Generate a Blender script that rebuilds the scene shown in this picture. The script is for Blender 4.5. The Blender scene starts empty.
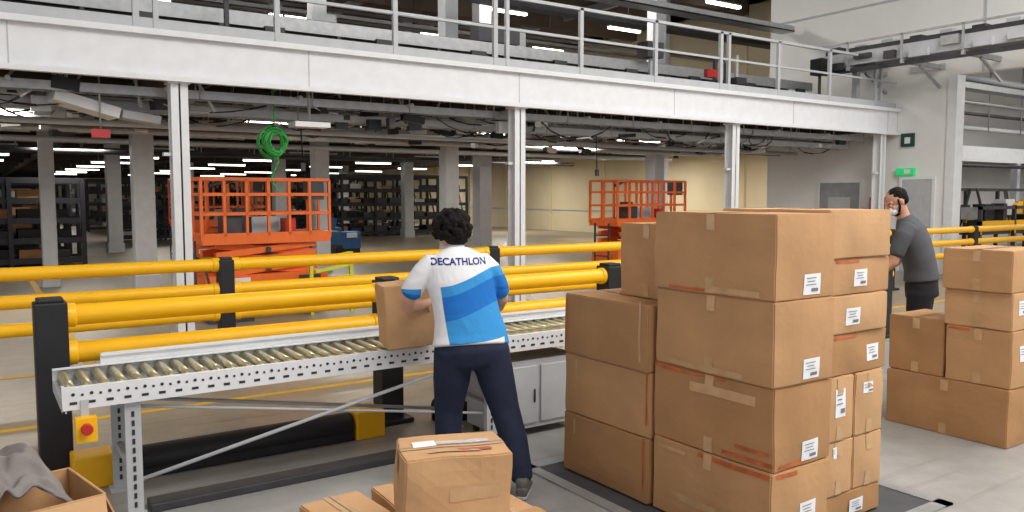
import bpy, bmesh, math, random
from mathutils import Vector, Matrix, Euler, noise
random.seed(7)
S = bpy.context.scene
COL = S.collection
S.view_settings.view_transform = 'Standard'

# ------------------------------------------------------------------ materials
def lin(c):
    out = []
    for v in c:
        v = v/255.0
        out.append(v/12.92 if v <= 0.04045 else ((v+0.055)/1.055)**2.4)
    return (*out, 1.0)

def mat(name, col, rough=0.5, metal=0.0, var=0.12, scale=6.0, bump=0.0, bscale=40.0, emit=0.0, spec=None, stretch=None):
    m = bpy.data.materials.new(name); m.use_nodes = True
    nt = m.node_tree; N = nt.nodes; L = nt.links
    b = N['Principled BSDF']
    c = lin(col)
    tc = N.new('ShaderNodeTexCoord')
    vec = tc.outputs['Object']
    if stretch:
        mp = N.new('ShaderNodeMapping'); mp.inputs['Scale'].default_value = stretch
        L.new(vec, mp.inputs['Vector']); vec = mp.outputs['Vector']
    nz = N.new('ShaderNodeTexNoise'); nz.inputs['Scale'].default_value = scale; nz.inputs['Detail'].default_value = 5
    L.new(vec, nz.inputs['Vector'])
    cr = N.new('ShaderNodeValToRGB')
    cr.color_ramp.elements[0].position = 0.3; cr.color_ramp.elements[1].position = 0.7
    cr.color_ramp.elements[0].color = (*[x*(1-var) for x in c[:3]], 1)
    cr.color_ramp.elements[1].color = (*[min(1, x*(1+var)) for x in c[:3]], 1)
    L.new(nz.outputs['Fac'], cr.inputs['Fac']); L.new(cr.outputs['Color'], b.inputs['Base Color'])
    b.inputs['Roughness'].default_value = rough; b.inputs['Metallic'].default_value = metal
    if spec is not None: b.inputs['Specular IOR Level'].default_value = spec
    if bump > 0:
        n2 = N.new('ShaderNodeTexNoise'); n2.inputs['Scale'].default_value = bscale; n2.inputs['Detail'].default_value = 4
        L.new(vec, n2.inputs['Vector'])
        bp = N.new('ShaderNodeBump'); bp.inputs['Strength'].default_value = bump; bp.inputs['Distance'].default_value = 0.01
        L.new(n2.outputs['Fac'], bp.inputs['Height']); L.new(bp.outputs['Normal'], b.inputs['Normal'])
    if emit > 0:
        b.inputs['Emission Color'].default_value = c; b.inputs['Emission Strength'].default_value = emit
    return m

M = {}
M['white'] = mat('white_painted_steel', (228,230,233), 0.45, 0, 0.04)
M['wallw'] = mat('white_wall_paint', (232,232,230), 0.8, 0, 0.03, 1.5)
M['wallb'] = mat('beige_wall_panel', (226,211,178), 0.8, 0, 0.06, 0.6)
M['grey'] = mat('galvanised_steel', (168,170,172), 0.4, 0.4, 0.12, 9)
M['lgrey'] = mat('light_grey_paint', (186,189,193), 0.5, 0, 0.06)
M['dgrey'] = mat('dark_grey_steel', (64,64,68), 0.5, 0.2, 0.15)
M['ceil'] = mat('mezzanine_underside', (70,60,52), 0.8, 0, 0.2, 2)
M['roof'] = mat('roof_sheet', (122,108,94), 0.8, 0, 0.15, 1)
M['black'] = mat('black_rubber', (26,26,30), 0.55, 0, 0.15)
M['yellow'] = mat('yellow_polymer', (254,190,12), 0.4, 0, 0.04)
M['orange'] = mat('orange_paint', (238,112,40), 0.45, 0, 0.08)
M['red'] = mat('red_plastic', (190,44,38), 0.4)
M['green'] = mat('green_plastic', (60,180,84), 0.5)
M['lime'] = mat('lime_stripe', (200,215,60), 0.5)
M['blue'] = mat('blue_plastic', (40,100,160), 0.45)
M['steel'] = mat('roller_steel', (222,214,176), 0.3, 0.75, 0.14, 20)
M['slot'] = mat('slot_shadow_steel', (45,46,50), 0.7)
CB = dict(rough=0.82, var=0.12, scale=3.0, bump=0.25, bscale=24)
M['card'] = mat('cardboard', (190,146,102), **CB)
M['card2'] = mat('cardboard_light', (200,157,113), **CB)
M['card3'] = mat('cardboard_dark', (176,132,88), **CB)
M['seam'] = mat('cardboard_seam', (112,80,52), 0.9)
M['tape'] = mat('packing_tape', (202,163,120), 0.2, 0, 0.1, 14)
M['rtape'] = mat('red_brown_tape', (190,98,50), 0.35, 0, 0.25, 14)
M['label'] = mat('paper_label', (240,241,244), 0.6, 0, 0.02)
M['ink'] = mat('label_ink', (120,122,130), 0.6)
M['green_sign'] = mat('exit_sign_green', (40,190,110), 0.5, emit=0.5)
M['dgreen'] = mat('dark_green_sign', (20,70,60), 0.5)
M['tube'] = mat('tube_light', (255,250,235), 0.5, emit=7)
M['door'] = mat('door_grey', (150,152,156), 0.6)
M['pit'] = mat('pit_dark', (70,72,76), 0.7)
M['cloth'] = mat('jacket_cloth', (128,122,120), 0.95, 0, 0.15, 8, 0.3, 60)
M['wood'] = mat('pallet_wood', (170,130,88), 0.85, 0, 0.2, 6)
M['rack'] = mat('rack_steel', (36,37,44), 0.6)
M['line'] = mat('floor_line_yellow', (222,176,50), 0.6)
M['film'] = mat('clear_film', (214,206,196), 0.12, 0, 0.1, 30, 0.6, 30)

def floor_mat():
    m = bpy.data.materials.new('polished_concrete'); m.use_nodes = True
    nt = m.node_tree; N = nt.nodes; L = nt.links; b = N['Principled BSDF']
    tc = N.new('ShaderNodeTexCoord')
    n1 = N.new('ShaderNodeTexNoise'); n1.inputs['Scale'].default_value = 0.5; n1.inputs['Detail'].default_value = 8
    n2 = N.new('ShaderNodeTexNoise'); n2.inputs['Scale'].default_value = 5; n2.inputs['Detail'].default_value = 10; n2.inputs['Roughness'].default_value = .7
    for n in (n1, n2): L.new(tc.outputs['Object'], n.inputs['Vector'])
    ramp = N.new('ShaderNodeValToRGB')
    ramp.color_ramp.elements[0].position = .32; ramp.color_ramp.elements[1].position = .68
    ramp.color_ramp.elements[0].color = lin((146,145,143)); ramp.color_ramp.elements[1].color = lin((169,169,168))
    L.new(n1.outputs['Fac'], ramp.inputs['Fac'])
    sx = N.new('ShaderNodeSeparateXYZ'); L.new(tc.outputs['Object'], sx.inputs[0])
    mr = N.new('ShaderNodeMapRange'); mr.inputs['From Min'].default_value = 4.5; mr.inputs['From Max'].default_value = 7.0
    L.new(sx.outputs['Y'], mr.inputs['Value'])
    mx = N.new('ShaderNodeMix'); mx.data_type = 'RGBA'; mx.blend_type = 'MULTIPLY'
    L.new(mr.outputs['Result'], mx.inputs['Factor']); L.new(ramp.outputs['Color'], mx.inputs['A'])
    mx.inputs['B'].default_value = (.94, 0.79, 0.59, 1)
    m2 = N.new('ShaderNodeMix'); m2.data_type = 'RGBA'; m2.blend_type = 'OVERLAY'; m2.inputs['Factor'].default_value = .35
    L.new(mx.outputs['Result'], m2.inputs['A']); L.new(n2.outputs['Fac'], m2.inputs['B'])
    mp = N.new('ShaderNodeMapping'); mp.inputs['Scale'].default_value = (.6, 9, 1); mp.inputs['Rotation'].default_value = (0, 0, .3)
    n3 = N.new('ShaderNodeTexNoise'); n3.inputs['Scale'].default_value = 1.0; n3.inputs['Detail'].default_value = 3
    L.new(tc.outputs['Object'], mp.inputs['Vector']); L.new(mp.outputs['Vector'], n3.inputs['Vector'])
    r3 = N.new('ShaderNodeValToRGB'); r3.color_ramp.elements[0].position = .58; r3.color_ramp.elements[1].position = .72
    r3.color_ramp.elements[0].color = (1, 1, 1, 1); r3.color_ramp.elements[1].color = (.76, .74, .71, 1)
    L.new(n3.outputs['Fac'], r3.inputs['Fac'])
    m3 = N.new('ShaderNodeMix'); m3.data_type = 'RGBA'; m3.blend_type = 'MULTIPLY'; m3.inputs['Factor'].default_value = 1
    L.new(m2.outputs['Result'], m3.inputs['A']); L.new(r3.outputs['Color'], m3.inputs['B'])
    L.new(m3.outputs['Result'], b.inputs['Base Color'])
    b.inputs['Roughness'].default_value = .36
    return m
M['floor'] = floor_mat()

# ------------------------------------------------------------------ builder
class B:
    def __init__(s): s.bm = bmesh.new(); s.mats = []
    def mi(s, k):
        if k not in s.mats: s.mats.append(k)
        return s.mats.index(k)
    def _tag(s, verts, k, smooth=False):
        i = s.mi(k); fs = set()
        for v in verts:
            for f in v.link_faces: fs.add(f)
        for f in fs: f.material_index = i; f.smooth = smooth
    def box(s, c, d, k, rot=None):
        mx = Matrix.Translation(Vector(c))
        if rot: mx = mx @ Euler([math.radians(a) for a in rot]).to_matrix().to_4x4()
        mx = mx @ Matrix.Diagonal((d[0], d[1], d[2], 1))
        r = bmesh.ops.create_cube(s.bm, size=1, matrix=mx); s._tag(r['verts'], k)
    def bb(s, x0, x1, y0, y1, z0, z1, k):
        s.box(((x0+x1)/2, (y0+y1)/2, (z0+z1)/2), (x1-x0, y1-y0, z1-z0), k)
    def cyl(s, p, q, r, k, seg=10, r2=None):
        p = Vector(p); q = Vector(q); d = q-p; l = d.length
        if l < 1e-6: return
        mx = Matrix.Translation((p+q)/2) @ d.to_track_quat('Z', 'Y').to_matrix().to_4x4()
        rr = bmesh.ops.create_cone(s.bm, cap_ends=True, segments=seg, radius1=r, radius2=r if r2 is None else r2, depth=l, matrix=mx)
        s._tag(rr['verts'], k, True)
        for v in rr['verts']:
            for f in v.link_faces:
                if len(f.verts) > 4: f.smooth = False
    def bar(s, p, q, w, h, k):
        p = Vector(p); q = Vector(q); d = q-p
        mx = Matrix.Translation((p+q)/2) @ d.to_track_quat('Z', 'Y').to_matrix().to_4x4() @ Matrix.Diagonal((w, h, d.length, 1))
        r = bmesh.ops.create_cube(s.bm, size=1, matrix=mx); s._tag(r['verts'], k)
    def ell(s, c, r, k, seg=20, rot=None):
        mx = Matrix.Translation(Vector(c))
        if rot: mx = mx @ Euler([math.radians(a) for a in rot]).to_matrix().to_4x4()
        mx = mx @ Matrix.Diagonal((r[0], r[1], r[2], 1))
        rr = bmesh.ops.create_uvsphere(s.bm, u_segments=seg, v_segments=max(6, seg*2//3), radius=1, matrix=mx); s._tag(rr['verts'], k, True)
    def loft(s, pts, k, ref=(1,0,0), seg=20, cap=0.5):
        ref = Vector(ref); P = [Vector(p[:3]) for p in pts]; n = len(P); rings = []
        T = []
        for i in range(n):
            t = (P[min(i+1, n-1)]-P[max(i-1, 0)]).normalized(); T.append(t)
        def ring(c, t, ra, rb):
            a = (ref - t*ref.dot(t)).normalized(); b = t.cross(a)
            return [s.bm.verts.new(c + a*ra*math.cos(2*math.pi*j/seg) + b*rb*math.sin(2*math.pi*j/seg)) for j in range(seg)]
        def rr(p): return (p[3], p[4] if len(p) > 4 else p[3])
        ra, rb = rr(pts[0])
        if cap > 0: rings.append(ring(P[0]-T[0]*min(ra,rb)*cap*0.8, T[0], ra*.6, rb*.6))
        for i in range(n):
            a_, b_ = rr(pts[i]); rings.append(ring(P[i], T[i], a_, b_))
        ra, rb = rr(pts[-1])
        if cap > 0: rings.append(ring(P[-1]+T[-1]*min(ra,rb)*cap*0.8, T[-1], ra*.6, rb*.6))
        i = s.mi(k)
        for a, b in zip(rings[:-1], rings[1:]):
            for j in range(seg):
                f = s.bm.faces.new((a[j], a[(j+1) % seg], b[(j+1) % seg], b[j])); f.material_index = i; f.smooth = True
        f = s.bm.faces.new(list(reversed(rings[0]))); f.material_index = i
        f = s.bm.faces.new(rings[-1]); f.material_index = i
    def done(s, name, parent=None, bevel=0, loc=None, rz=None, remesh=0, smooth=0, scale=None):
        bmesh.ops.recalc_face_normals(s.bm, faces=s.bm.faces)
        me = bpy.data.meshes.new(name); s.bm.to_mesh(me); s.bm.free()
        for k in s.mats: me.materials.append(M[k])
        o = bpy.data.objects.new(name, me); COL.objects.link(o)
        if parent: o.parent = parent
        if loc: o.location = loc
        if scale: o.scale = scale
        if rz is not None: o.rotation_euler = (0, 0, math.radians(rz))
        if bevel:
            b = o.modifiers.new('bevel', 'BEVEL'); b.width = bevel; b.segments = 2; b.limit_method = 'ANGLE'; b.angle_limit = math.radians(50)
        if remesh:
            r = o.modifiers.new('remesh', 'REMESH'); r.mode = 'VOXEL'; r.voxel_size = remesh; r.use_smooth_shade = True
        if smooth:
            q = o.modifiers.new('smooth', 'SMOOTH'); q.factor = .5; q.iterations = smooth
        return o

# ------------------------------------------------------------------ room shell
b = B(); b.bb(-25, 48, -10, 92, -0.2, 0, 'floor'); floor = b.done('floor')
XW = 17.8
b = B()
b.bb(XW, XW+.25, 9.23, 13.8, 0, 9, 'wallw')
b.bb(XW, XW+.25, 1.0, 9.23, 4.35, 9, 'wallw')
b.bb(XW, XW+.25, -10, 1.0, 0, 9, 'wallw')
b.bb(XW-.04, XW+.29, 9.13, 9.33, 0, 4.35, 'white')
b.bb(XW-.06, XW, 9.4, 10.2, 4.5, 4.62, 'lgrey')
b.bb(XW-.03, XW, 8.6, 8.64, 4.35, 9, 'lgrey'); b.bb(XW-.03, XW, 5.0, 5.04, 4.35, 9, 'lgrey')
b.bb(XW-.03, XW, 1.0, 13.8, 6.2, 6.24, 'lgrey')
b.done('wall_right')
b = B(); b.bb(24, 24.25, 14.1, 91.5, 0, 9, 'wallb')
b.bb(23.95, 24, 14.1, 91.5, 1.0, 1.06, 'lgrey')
for i in range(18): b.bb(23.93, 24, 16+i*4, 16.12+i*4, 0, 9, 'wallb')
b.done('wall_side')
b = B(); b.bb(XW, 48, 13.8, 14.1, 0, 9, 'wallw'); b.done('wall_return')
b = B(); b.bb(-25, 48, 91.5, 92, 0, 9, 'wallb'); b.done('wall_back')
b = B(); b.bb(36, 36.3, -10, 13.8, 0, 9, 'wallw'); b.done('wall_far')
b = B()
b.bb(-25, 48, -10, 92, 9.0, 9.2, 'roof')
for i in range(14):
    y = 8+i*6; b.bb(-25, 48, y, y+.25, 8.35, 9.0, 'roof')
for i in range(18):
    x = -24+i*4; b.bb(x, x+.14, -10, 92, 8.7, 9.0, 'lgrey')
b.done('ceiling')

def door(name, y0, y1, h, k):
    b = B(); x = XW
    b.bb(x-.05, x-.002, y0-.07, y0, 0, h+.07, 'white'); b.bb(x-.05, x-.002, y1, y1+.07, 0, h+.07, 'white')
    b.bb(x-.05, x-.002, y0, y1, h, h+.07, 'white'); b.bb(x-.035, x-.002, y0, y1, 0, h, k)
    b.bb(x-.06, x-.035, y0+.08, y0+.2, 1.0, 1.04, 'dgrey'); b.bb(x-.04, x-.035, y0+.25, y1-.25, 1.2, 1.7, 'lgrey')
    b.done(name)
door('door_1', 11.35, 12.45, 2.05, 'door')
door('door_2', 9.6, 10.3, 2.1, 'lgrey')
b = B(); b.bb(XW-.1, XW-.003, 10.0, 10.42, 2.2, 2.36, 'green_sign'); b.bb(XW-.105, XW-.1, 10.08, 10.22, 2.24, 2.33, 'white'); b.done('exit_sign')
b = B(); b.bb(XW-.06, XW-.003, 10.05, 10.35, 2.85, 3.15, 'dgreen'); b.bb(XW-.065, XW-.06, 10.13, 10.26, 2.92, 3.06, 'white'); b.done('emergency_sign')
b = B(); b.bb(XW-.18, XW-.003, 10.7, 11.0, 1.0, 1.7, 'red'); b.bb(XW-.19, XW-.18, 10.75, 10.95, 1.3, 1.6, 'white'); b.done('fire_cabinet')

# ------------------------------------------------------------------ mezzanine
YM = 10.5
b = B()
b.bb(-14, XW-.02, YM-.02, YM+.03, 3.14, 3.72, 'white')
b.bb(-14, XW-.02, YM-.12, YM-.02, 3.65, 3.72, 'white')
b.bb(-14, XW-.02, YM-.12, YM-.02, 3.12, 3.18, 'white')
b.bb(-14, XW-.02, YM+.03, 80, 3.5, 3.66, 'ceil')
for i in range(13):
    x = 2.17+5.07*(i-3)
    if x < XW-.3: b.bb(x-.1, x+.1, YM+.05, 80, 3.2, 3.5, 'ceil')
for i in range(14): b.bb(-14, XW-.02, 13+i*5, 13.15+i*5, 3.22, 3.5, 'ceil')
for i in range(31): b.bb(-14+i, -13.94+i, YM+.05, 30, 3.38, 3.5, 'dgrey')
for i in range(7):
    x = -3+i*3.4
    b.bb(x, x+.012, YM-.026, YM-.02, 3.18, 3.65, 'lgrey')
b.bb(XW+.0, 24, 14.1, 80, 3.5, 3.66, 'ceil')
b.done('mezzanine_deck')

def hcol(name, x, y, w, z1, k='white', z0=0):
    b = B(); t = .02
    b.bb(x-w/2, x+w/2, y-w/2, y-w/2+t, z0, z1, k); b.bb(x-w/2, x+w/2, y+w/2-t, y+w/2, z0, z1, k)
    b.bb(x-t/2, x+t/2, y-w/2, y+w/2, z0, z1, k)
    b.bb(x-w/2-.06, x+w/2+.06, y-w/2-.06, y+w/2+.06, z0, z0+.025, 'lgrey')
    b.bb(x-w/2-.03, x+w/2+.03, y-w/2-.03, y+w/2+.03, z1-.03, z1, k)
    b.box((x-w/2-.04, y, 2.25), (.1, .1, .04), k)
    return b.done(name)
for i in range(-1, 3):
    hcol('steel_column', 2.17+5.07*i, YM+.1, .2, 3.14)
hcol('steel_column', 17.3, YM+.1, .2, 3.14)
def bcol(x, y, w, z1, k):
    b = B(); b.bb(x-w/2, x+w/2, y-w/2, y+w/2, 0, z1, k)
    b.bb(x-w/2-.03, x+w/2+.03, y-w/2-.03, y+w/2+.03, 0, .3, k); b.bb(x-w/2-.02, x+w/2+.02, y-w/2-.02, y+w/2+.02, 3.0, 3.06, 'lgrey')
    b.done('building_column', bevel=.02)
for (x, y, w) in [(2.62,16,.36),(1.2,17.5,.25),(6.6,17.6,.34),(9.0,15.9,.34),(12.0,19.3,.4),(15.1,15.6,.36),(3.6,27,.4),(9,28,.4),(15,30,.4),(9,42,.4),(19.6,20,.4),(16.3,40,.4)]:
    bcol(x, y, w, 8.9, 'lgrey')

b = B()
x = -13.5; i = 0
while x < XW-.2:
    b.box((x, YM+.02, 4.26), (.07, .06, 1.12), 'lgrey')
    if i % 3 == 0: b.box((x+.22, YM+.02, 4.26), (.06, .06, 1.12), 'lgrey')
    x += 1.69; i += 1
b.bb(-14, XW-.05, YM-.01, YM+.05, 4.78, 4.83, 'lgrey')
b.bb(-14, XW-.05, YM-.0, YM+.04, 4.30, 4.34, 'lgrey')
b.bb(-14, XW-.05, YM+.0, YM+.03, 3.73, 3.86, 'lgrey')
b.done('guard_railing')

def upconv(y, z, x0, x1, w=.7, k='lgrey'):
    b = B()
    b.bb(x0, x1, y, y+.05, z, z+.2, k); b.bb(x0, x1, y+w, y+w+.05, z, z+.2, k)
    b.bb(x0, x1, y+.05, y+w, z+.12, z+.15, 'dgrey')
    xx = x0+.5
    while xx < x1:
        b.bb(xx, xx+.06, y, y+.05, 3.67, z, 'dgrey'); b.bb(xx, xx+.06, y+w, y+w+.05, 3.67, z, 'dgrey')
        b.bb(xx, xx+.06, y+.05, y+w, z-.12, z-.06, 'dgrey')
        b.box((xx+.8, y-.03, z-.04), (.3, .06, .12), 'dgrey')
        b.bar((xx, y, 3.8), (xx+.9, y, z), .03, .03, 'grey')
        xx += 1.8
    b.done('upper_conveyor')
upconv(12.2, 4.25, -10, 17, k='grey'); upconv(14.2, 4.7, -4, 16.8, .8, 'dgrey'); upconv(18.0, 4.9, -8, 22, .8); upconv(21.5, 5.3, -8, 20, .8, 'dgrey')
b = B()
for (y, z, kk) in [(13.2,5.9,'grey'),(16.6,6.4,'dgrey'),(20.2,6.6,'grey'),(24,7.2,'lgrey'),(31,7.2,'dgrey'),(38,7.4,'grey')]:
    x1 = 17.6 if y < 14 else 23
    b.bb(-12, x1, y, y+.4, z, z+.03, kk); b.bb(-12, x1, y, y+.02, z, z+.14, kk); b.bb(-12, x1, y+.38, y+.4, z, z+.14, kk)
    for i in range(10): b.cyl((-10+i*2.8, y+.2, z), (-10+i*2.8, y+.2, 8.98), .012, 'dgrey', 5)
b.bb(-8, 14, 12.0, 12.3, 7.3, 7.9, 'dgrey')
b.done('overhead_cable_tray')

b = B()
random.seed(3)
for i in range(56):
    x = random.uniform(1, 16.6); y = random.uniform(11.2, 24); h = random.uniform(.3, .9)
    b.box((x, y, 3.7+h/2+random.uniform(.1,.9)), (random.uniform(.2,1.0), .3, h*.4), random.choice(['dgrey','black','lgrey','dgrey','grey','black']))
    b.bar((x, y, 3.66), (x, y, 4.6), .06, .06, random.choice(['dgrey','lgrey']))
b.box((16.0, 11.3, 4.62), (.3, .3, .35), 'black'); b.bar((16, 11.3, 3.66), (16, 11.3, 4.5), .05, .05, 'dgrey')
b.box((12.8, 11.6, 4.25), (.35, .1, .16), 'red')
b.done('sorting_machinery')

b = B()
b.bb(16.3, 16.36, 1, 11.6, 4.62, 4.9, 'lgrey'); b.bb(17.0, 17.06, 1, 11.6, 4.62, 4.9, 'lgrey'); b.bb(16.36, 17.0, 1, 11.6, 4.74, 4.78, 'dgrey')
b.bb(16.2, 16.24, 1, 11.6, 5.08, 5.12, 'grey'); b.bb(16.31, 16.35, 1, 11.4, 4.46, 4.56, 'dgrey'); b.bb(16.34, 16.6, 1, 11.4, 4.9, 5.0, 'dgrey')
random.seed(2)
for i in range(16):
    y = 1.6+i*.63
    b.box((16.25, y, 4.72+random.uniform(-.12, .12)), (.1, random.uniform(.15, .4), random.uniform(.08, .2)), random.choice(['dgrey','black','grey','lgrey']))
    b.box((16.6, y+.2, 5.02), (.3, .25, random.uniform(.06, .16)), random.choice(['dgrey','lgrey','grey']))
for i in range(8):
    y = 2+i*1.25
    b.bb(16.2, 16.24, y, y+.04, 4.6, 5.12, 'grey'); b.bb(16.24, XW-.035, y, y+.06, 4.5, 4.6, 'grey')
    b.bar((16.9, y, 4.5), (XW-.06, y, 4.1), .05, .05, 'grey')
b.bb(16.5, 16.62, 10.7, 10.82, 3.72, 4.5, 'grey')
b.done('elevated_conveyor')

# services below the deck
b = B()
for (y, z, w, kk) in [(10.9,2.98,.22,'grey'),(11.5,2.84,.3,'lgrey'),(12.3,2.98,.4,'grey'),(14.2,2.9,.5,'grey'),(16.8,2.95,.4,'lgrey'),(19.8,2.9,.5,'grey'),(24,2.9,.5,'dgrey')]:
    b.bb(-12, 17.5, y, y+.02, z, z+.11, kk); b.bb(-12, 17.5, y+w, y+w+.02, z, z+.11, kk)
    for i in range(60): b.bb(-12+i*.49, -11.97+i*.49, y, y+w, z, z+.015, kk)
    for i in range(20):
        for yy in (y, y+w): b.cyl((-11+i*1.5, yy, z), (-11+i*1.5, yy, 3.45), .012, 'grey', 5)
for (y, z, r, kk) in [(11.2,3.06,.025,'white'),(11.9,3.0,.035,'lgrey'),(12.9,2.78,.045,'lgrey'),(13.4,2.8,.05,'dgrey'),(15.2,2.85,.06,'grey'),(18.1,2.9,.06,'black'),(17.3,2.8,.05,'lgrey'),(22,2.8,.06,'dgrey')]:
    b.cyl((-12, y, z), (17.4, y, z), r, kk)
random.seed(5)
for i in range(230):
    x = random.uniform(-6, 17); y = random.uniform(10.9, 15.5)
    b.box((x, y, random.uniform(2.76, 3.15)), (random.uniform(.08,.45), .1, random.uniform(.04,.2)), random.choice(['dgrey','dgrey','grey','black','black','white','lgrey']), (0, random.uniform(-8, 8), random.choice([0, 0, 90, 30])))
for i in range(80):
    x = random.uniform(-5, 17); y = random.uniform(10.9, 16)
    b.bar((x, y, 2.85), (x+random.uniform(-.5, .5), y+random.uniform(-.2, .2), 3.5), .03, .03, random.choice(['grey','lgrey','dgrey']))
for i in range(12):
    x = -3+i*1.7; b.cyl((x, 10.8, 3.08), (x, 16, 3.08), .03, 'lgrey', 8)
for i in range(60):
    x = random.uniform(-4, 16.5); y = random.uniform(10.8, 13.6); L_ = random.uniform(.6, 1.6); sg = random.uniform(.06, .26)
    pts = [(x+j*L_/6, y+.1*math.sin(j), 2.97-sg*math.sin(math.pi*j/6)) for j in range(7)]
    for p, q in zip(pts[:-1], pts[1:]): b.cyl(p, q, random.choice([.009, .015]), random.choice(['black','black','dgrey','lgrey']), 5)
for x in (4.1, 9.8, 13.6): 
    b.cyl((x, 11.7, 2.9), (x+.03, 11.7, 2.2), .01, 'black', 5); b.box((x+.03, 11.7, 2.17), (.06, .05, .12), 'dgrey')
b.done('cable_tray')
b = B(); b.box((1.2, 11.25, 2.86), (.75, .4, .13), 'white', (0, 14, 10)); b.box((1.85, 11.3, 2.74), (.45, .3, .1), 'lgrey', (0, 8, 0)); b.cyl((.6, 11.25, 2.98), (-1.6, 11.25, 3.08), .05, 'lgrey'); b.done('ventilation_duct')
b = B(); b.box((3.95, 10.9, 2.72), (.5, .3, .07), 'white'); b.cyl((3.95, 10.9, 2.76), (3.95, 10.9, 3.49), .02, 'grey'); b.done('junction_box')
b = B(); b.box((1.35, 11.0, 2.50), (.2, .1, .10), 'red'); b.cyl((1.35, 11.0, 2.55), (1.35, 11.0, 3.49), .012, 'grey'); b.done('alarm_beacon')

b = B()
for ix in range(7):
    for iy in range(9):
        x = -8.5+ix*4.4; y = 14.4+iy*5.2
        if x > 22.5 or (x > 16.5 and y < 15): continue
        b.box((x, y, 3.02), (1.5, .1, .05), 'tube'); b.box((x, y, 3.07), (1.55, .14, .05), 'white')
        for s_ in (-.5, .5): b.cyl((x+s_, y, 3.08), (x+s_, y, 3.5), .008, 'grey', 5)
b.done('tube_lights')
b = B()
for ix in range(6):
    for iy in range(12):
        x = -6+ix*5.5; y = 14+iy*5
        b.box((x, y, 8.2), (1.6, .14, .07), 'tube'); b.box((x, y, 8.27), (1.65, .2, .06), 'white')
        for s_ in (-.5, .5): b.cyl((x+s_, y, 8.3), (x+s_, y, 9), .008, 'grey', 5)
b.done('roof_lights')

# green hose coil
b = B()
random.seed(8)
for k in range(16):
    r = random.uniform(.10, .19); c = Vector((3.50+random.uniform(-.03, .03), 10.95+.012*k, 2.50-r*.15+random.uniform(-.02, .02)))
    ph = random.uniform(0, 6); el = random.uniform(1.0, 1.3)
    pts = [c+Vector((r*math.cos(a*math.pi/12), .03*math.sin(a*.5+ph), r*el*math.sin(a*math.pi/12))) for a in range(25)]
    for p, q in zip(pts[:-1], pts[1:]): b.cyl(p, q, .010, 'green', 6)
b.cyl((3.50, 11.04, 2.65), (3.48, 11.0, 3.5), .012, 'green', 6)
pts = [(3.5+.05*math.sin(j*.9), 11.04, 2.35-.07*j) for j in range(9)]
for p, q in zip(pts[:-1], pts[1:]): b.cyl(p, q, .010, 'green', 6)
b.box((3.50, 11.04, 2.71), (.07, .18, .05), 'dgrey')
b.done('cable_coil')

# ------------------------------------------------------------------ scissor lifts
def lift(x, y, rz, s=1.0, deck=1.1, top=2.15):
    b = B(); o = 'orange'
    b.box((0, 0, .42), (2.2, .78, .34), o); b.box((0, 0, .24), (1.9, .6, .14), 'yellow')
    b.box((.1, -.40, .30), (1.7, .03, .1), 'lime')
    b.box((.75, -.40, .47), (.4, .035, .14), 'dgrey'); b.box((-.5, -.40, .5), (.3, .035, .1), 'white')
    for sx in (-.8, .8):
        for sy in (-.45, .45):
            b.cyl((sx, sy-.07, .2), (sx, sy+.07, .2), .2, 'black', 20); b.cyl((sx, sy-.08, .2), (sx, sy+.08, .2), .1, 'lgrey', 12)
    n = 3; z0 = .6; dz = (deck-.08-z0)/n
    for i in range(n):
        for sy in (-.32, .32):
            b.bar((-.9, sy, z0+i*dz), (.9, sy, z0+(i+1)*dz), .05, .09, o); b.bar((.9, sy+.06, z0+i*dz), (-.9, sy+.06, z0+(i+1)*dz), .05, .09, o)
        b.cyl((0, -.4, z0+(i+.5)*dz), (0, .4, z0+(i+.5)*dz), .04, 'dgrey')
    b.cyl((-.5, 0, .6), (.4, 0, deck-.15), .05, 'lgrey')
    b.box((0, 0, deck), (2.3, .84, .12), o); b.box((.35, 0, deck+.07), (2.0, .74, .03), 'dgrey')
    for zz in (deck+.08, deck+.38, deck+.66, top):
        for sy in (-.4, .4): b.bar((-1.15, sy, zz), (1.15, sy, zz), .045, .045, o)
        for sx in (-1.15, 1.15): b.bar((sx, -.4, zz), (sx, .4, zz), .045, .045, o)
    for i in range(7):
        for sy in (-.4, .4): b.bar((-1.15+i*.383, sy, deck), (-1.15+i*.383, sy, top), .045, .045, o)
    for i in range(2): b.bar((-1.15+i*2.3, 0, deck), (-1.15+i*2.3, 0, top), .04, .04, o)
    b.box((.9, -.3, top-.15), (.3, .2, .3), 'dgrey'); b.box((-.6, -.2, deck+.25), (.3, .3, .3), 'dgrey'); b.box((.1, .1, deck+.2), (.5, .3, .25), 'lgrey')
    b.box((-.3, .1, deck+.25), (.2, .2, .4), 'dgrey'); b.box((.45, -.2, deck+.2), (.2, .2, .2), 'red')
    b.cyl((-.9, -.1, top-.1), (-.2, .2, top+.02), .03, 'dgrey')
    for i in range(3): b.bar((-1.2, -.2, .45+i*.22), (-1.2, .2, .45+i*.22), .03, .03, 'dgrey')
    for sy in (-.2, .2): b.bar((-1.2, sy, .3), (-1.2, sy, deck), .03, .03, 'dgrey')
    b.done('scissor_lift', loc=(x, y, 0), rz=rz, scale=(s, 1, 1))
lift(3.6, 12.2, 4, s=.84, deck=1.1, top=1.98); lift(12.3, 13.2, 6, deck=1.15, top=2.05, s=.98)
lift(4.7, 19.0, 0, s=.85, deck=1.1, top=2.1)
b = B()
for i in range(4):
    b.bar((4.1+.05*i, 11.3, .80-.17*i), (4.7, 11.35, .88-.17*i), .02, .05, 'lime')
b.bar((4.08,11.3,0),(4.08,11.3,.85),.05,.05,'lime'); b.bar((4.72,11.35,0),(4.72,11.35,.9),.05,.05,'lime')
b.done('expanding_barrier')
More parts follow.
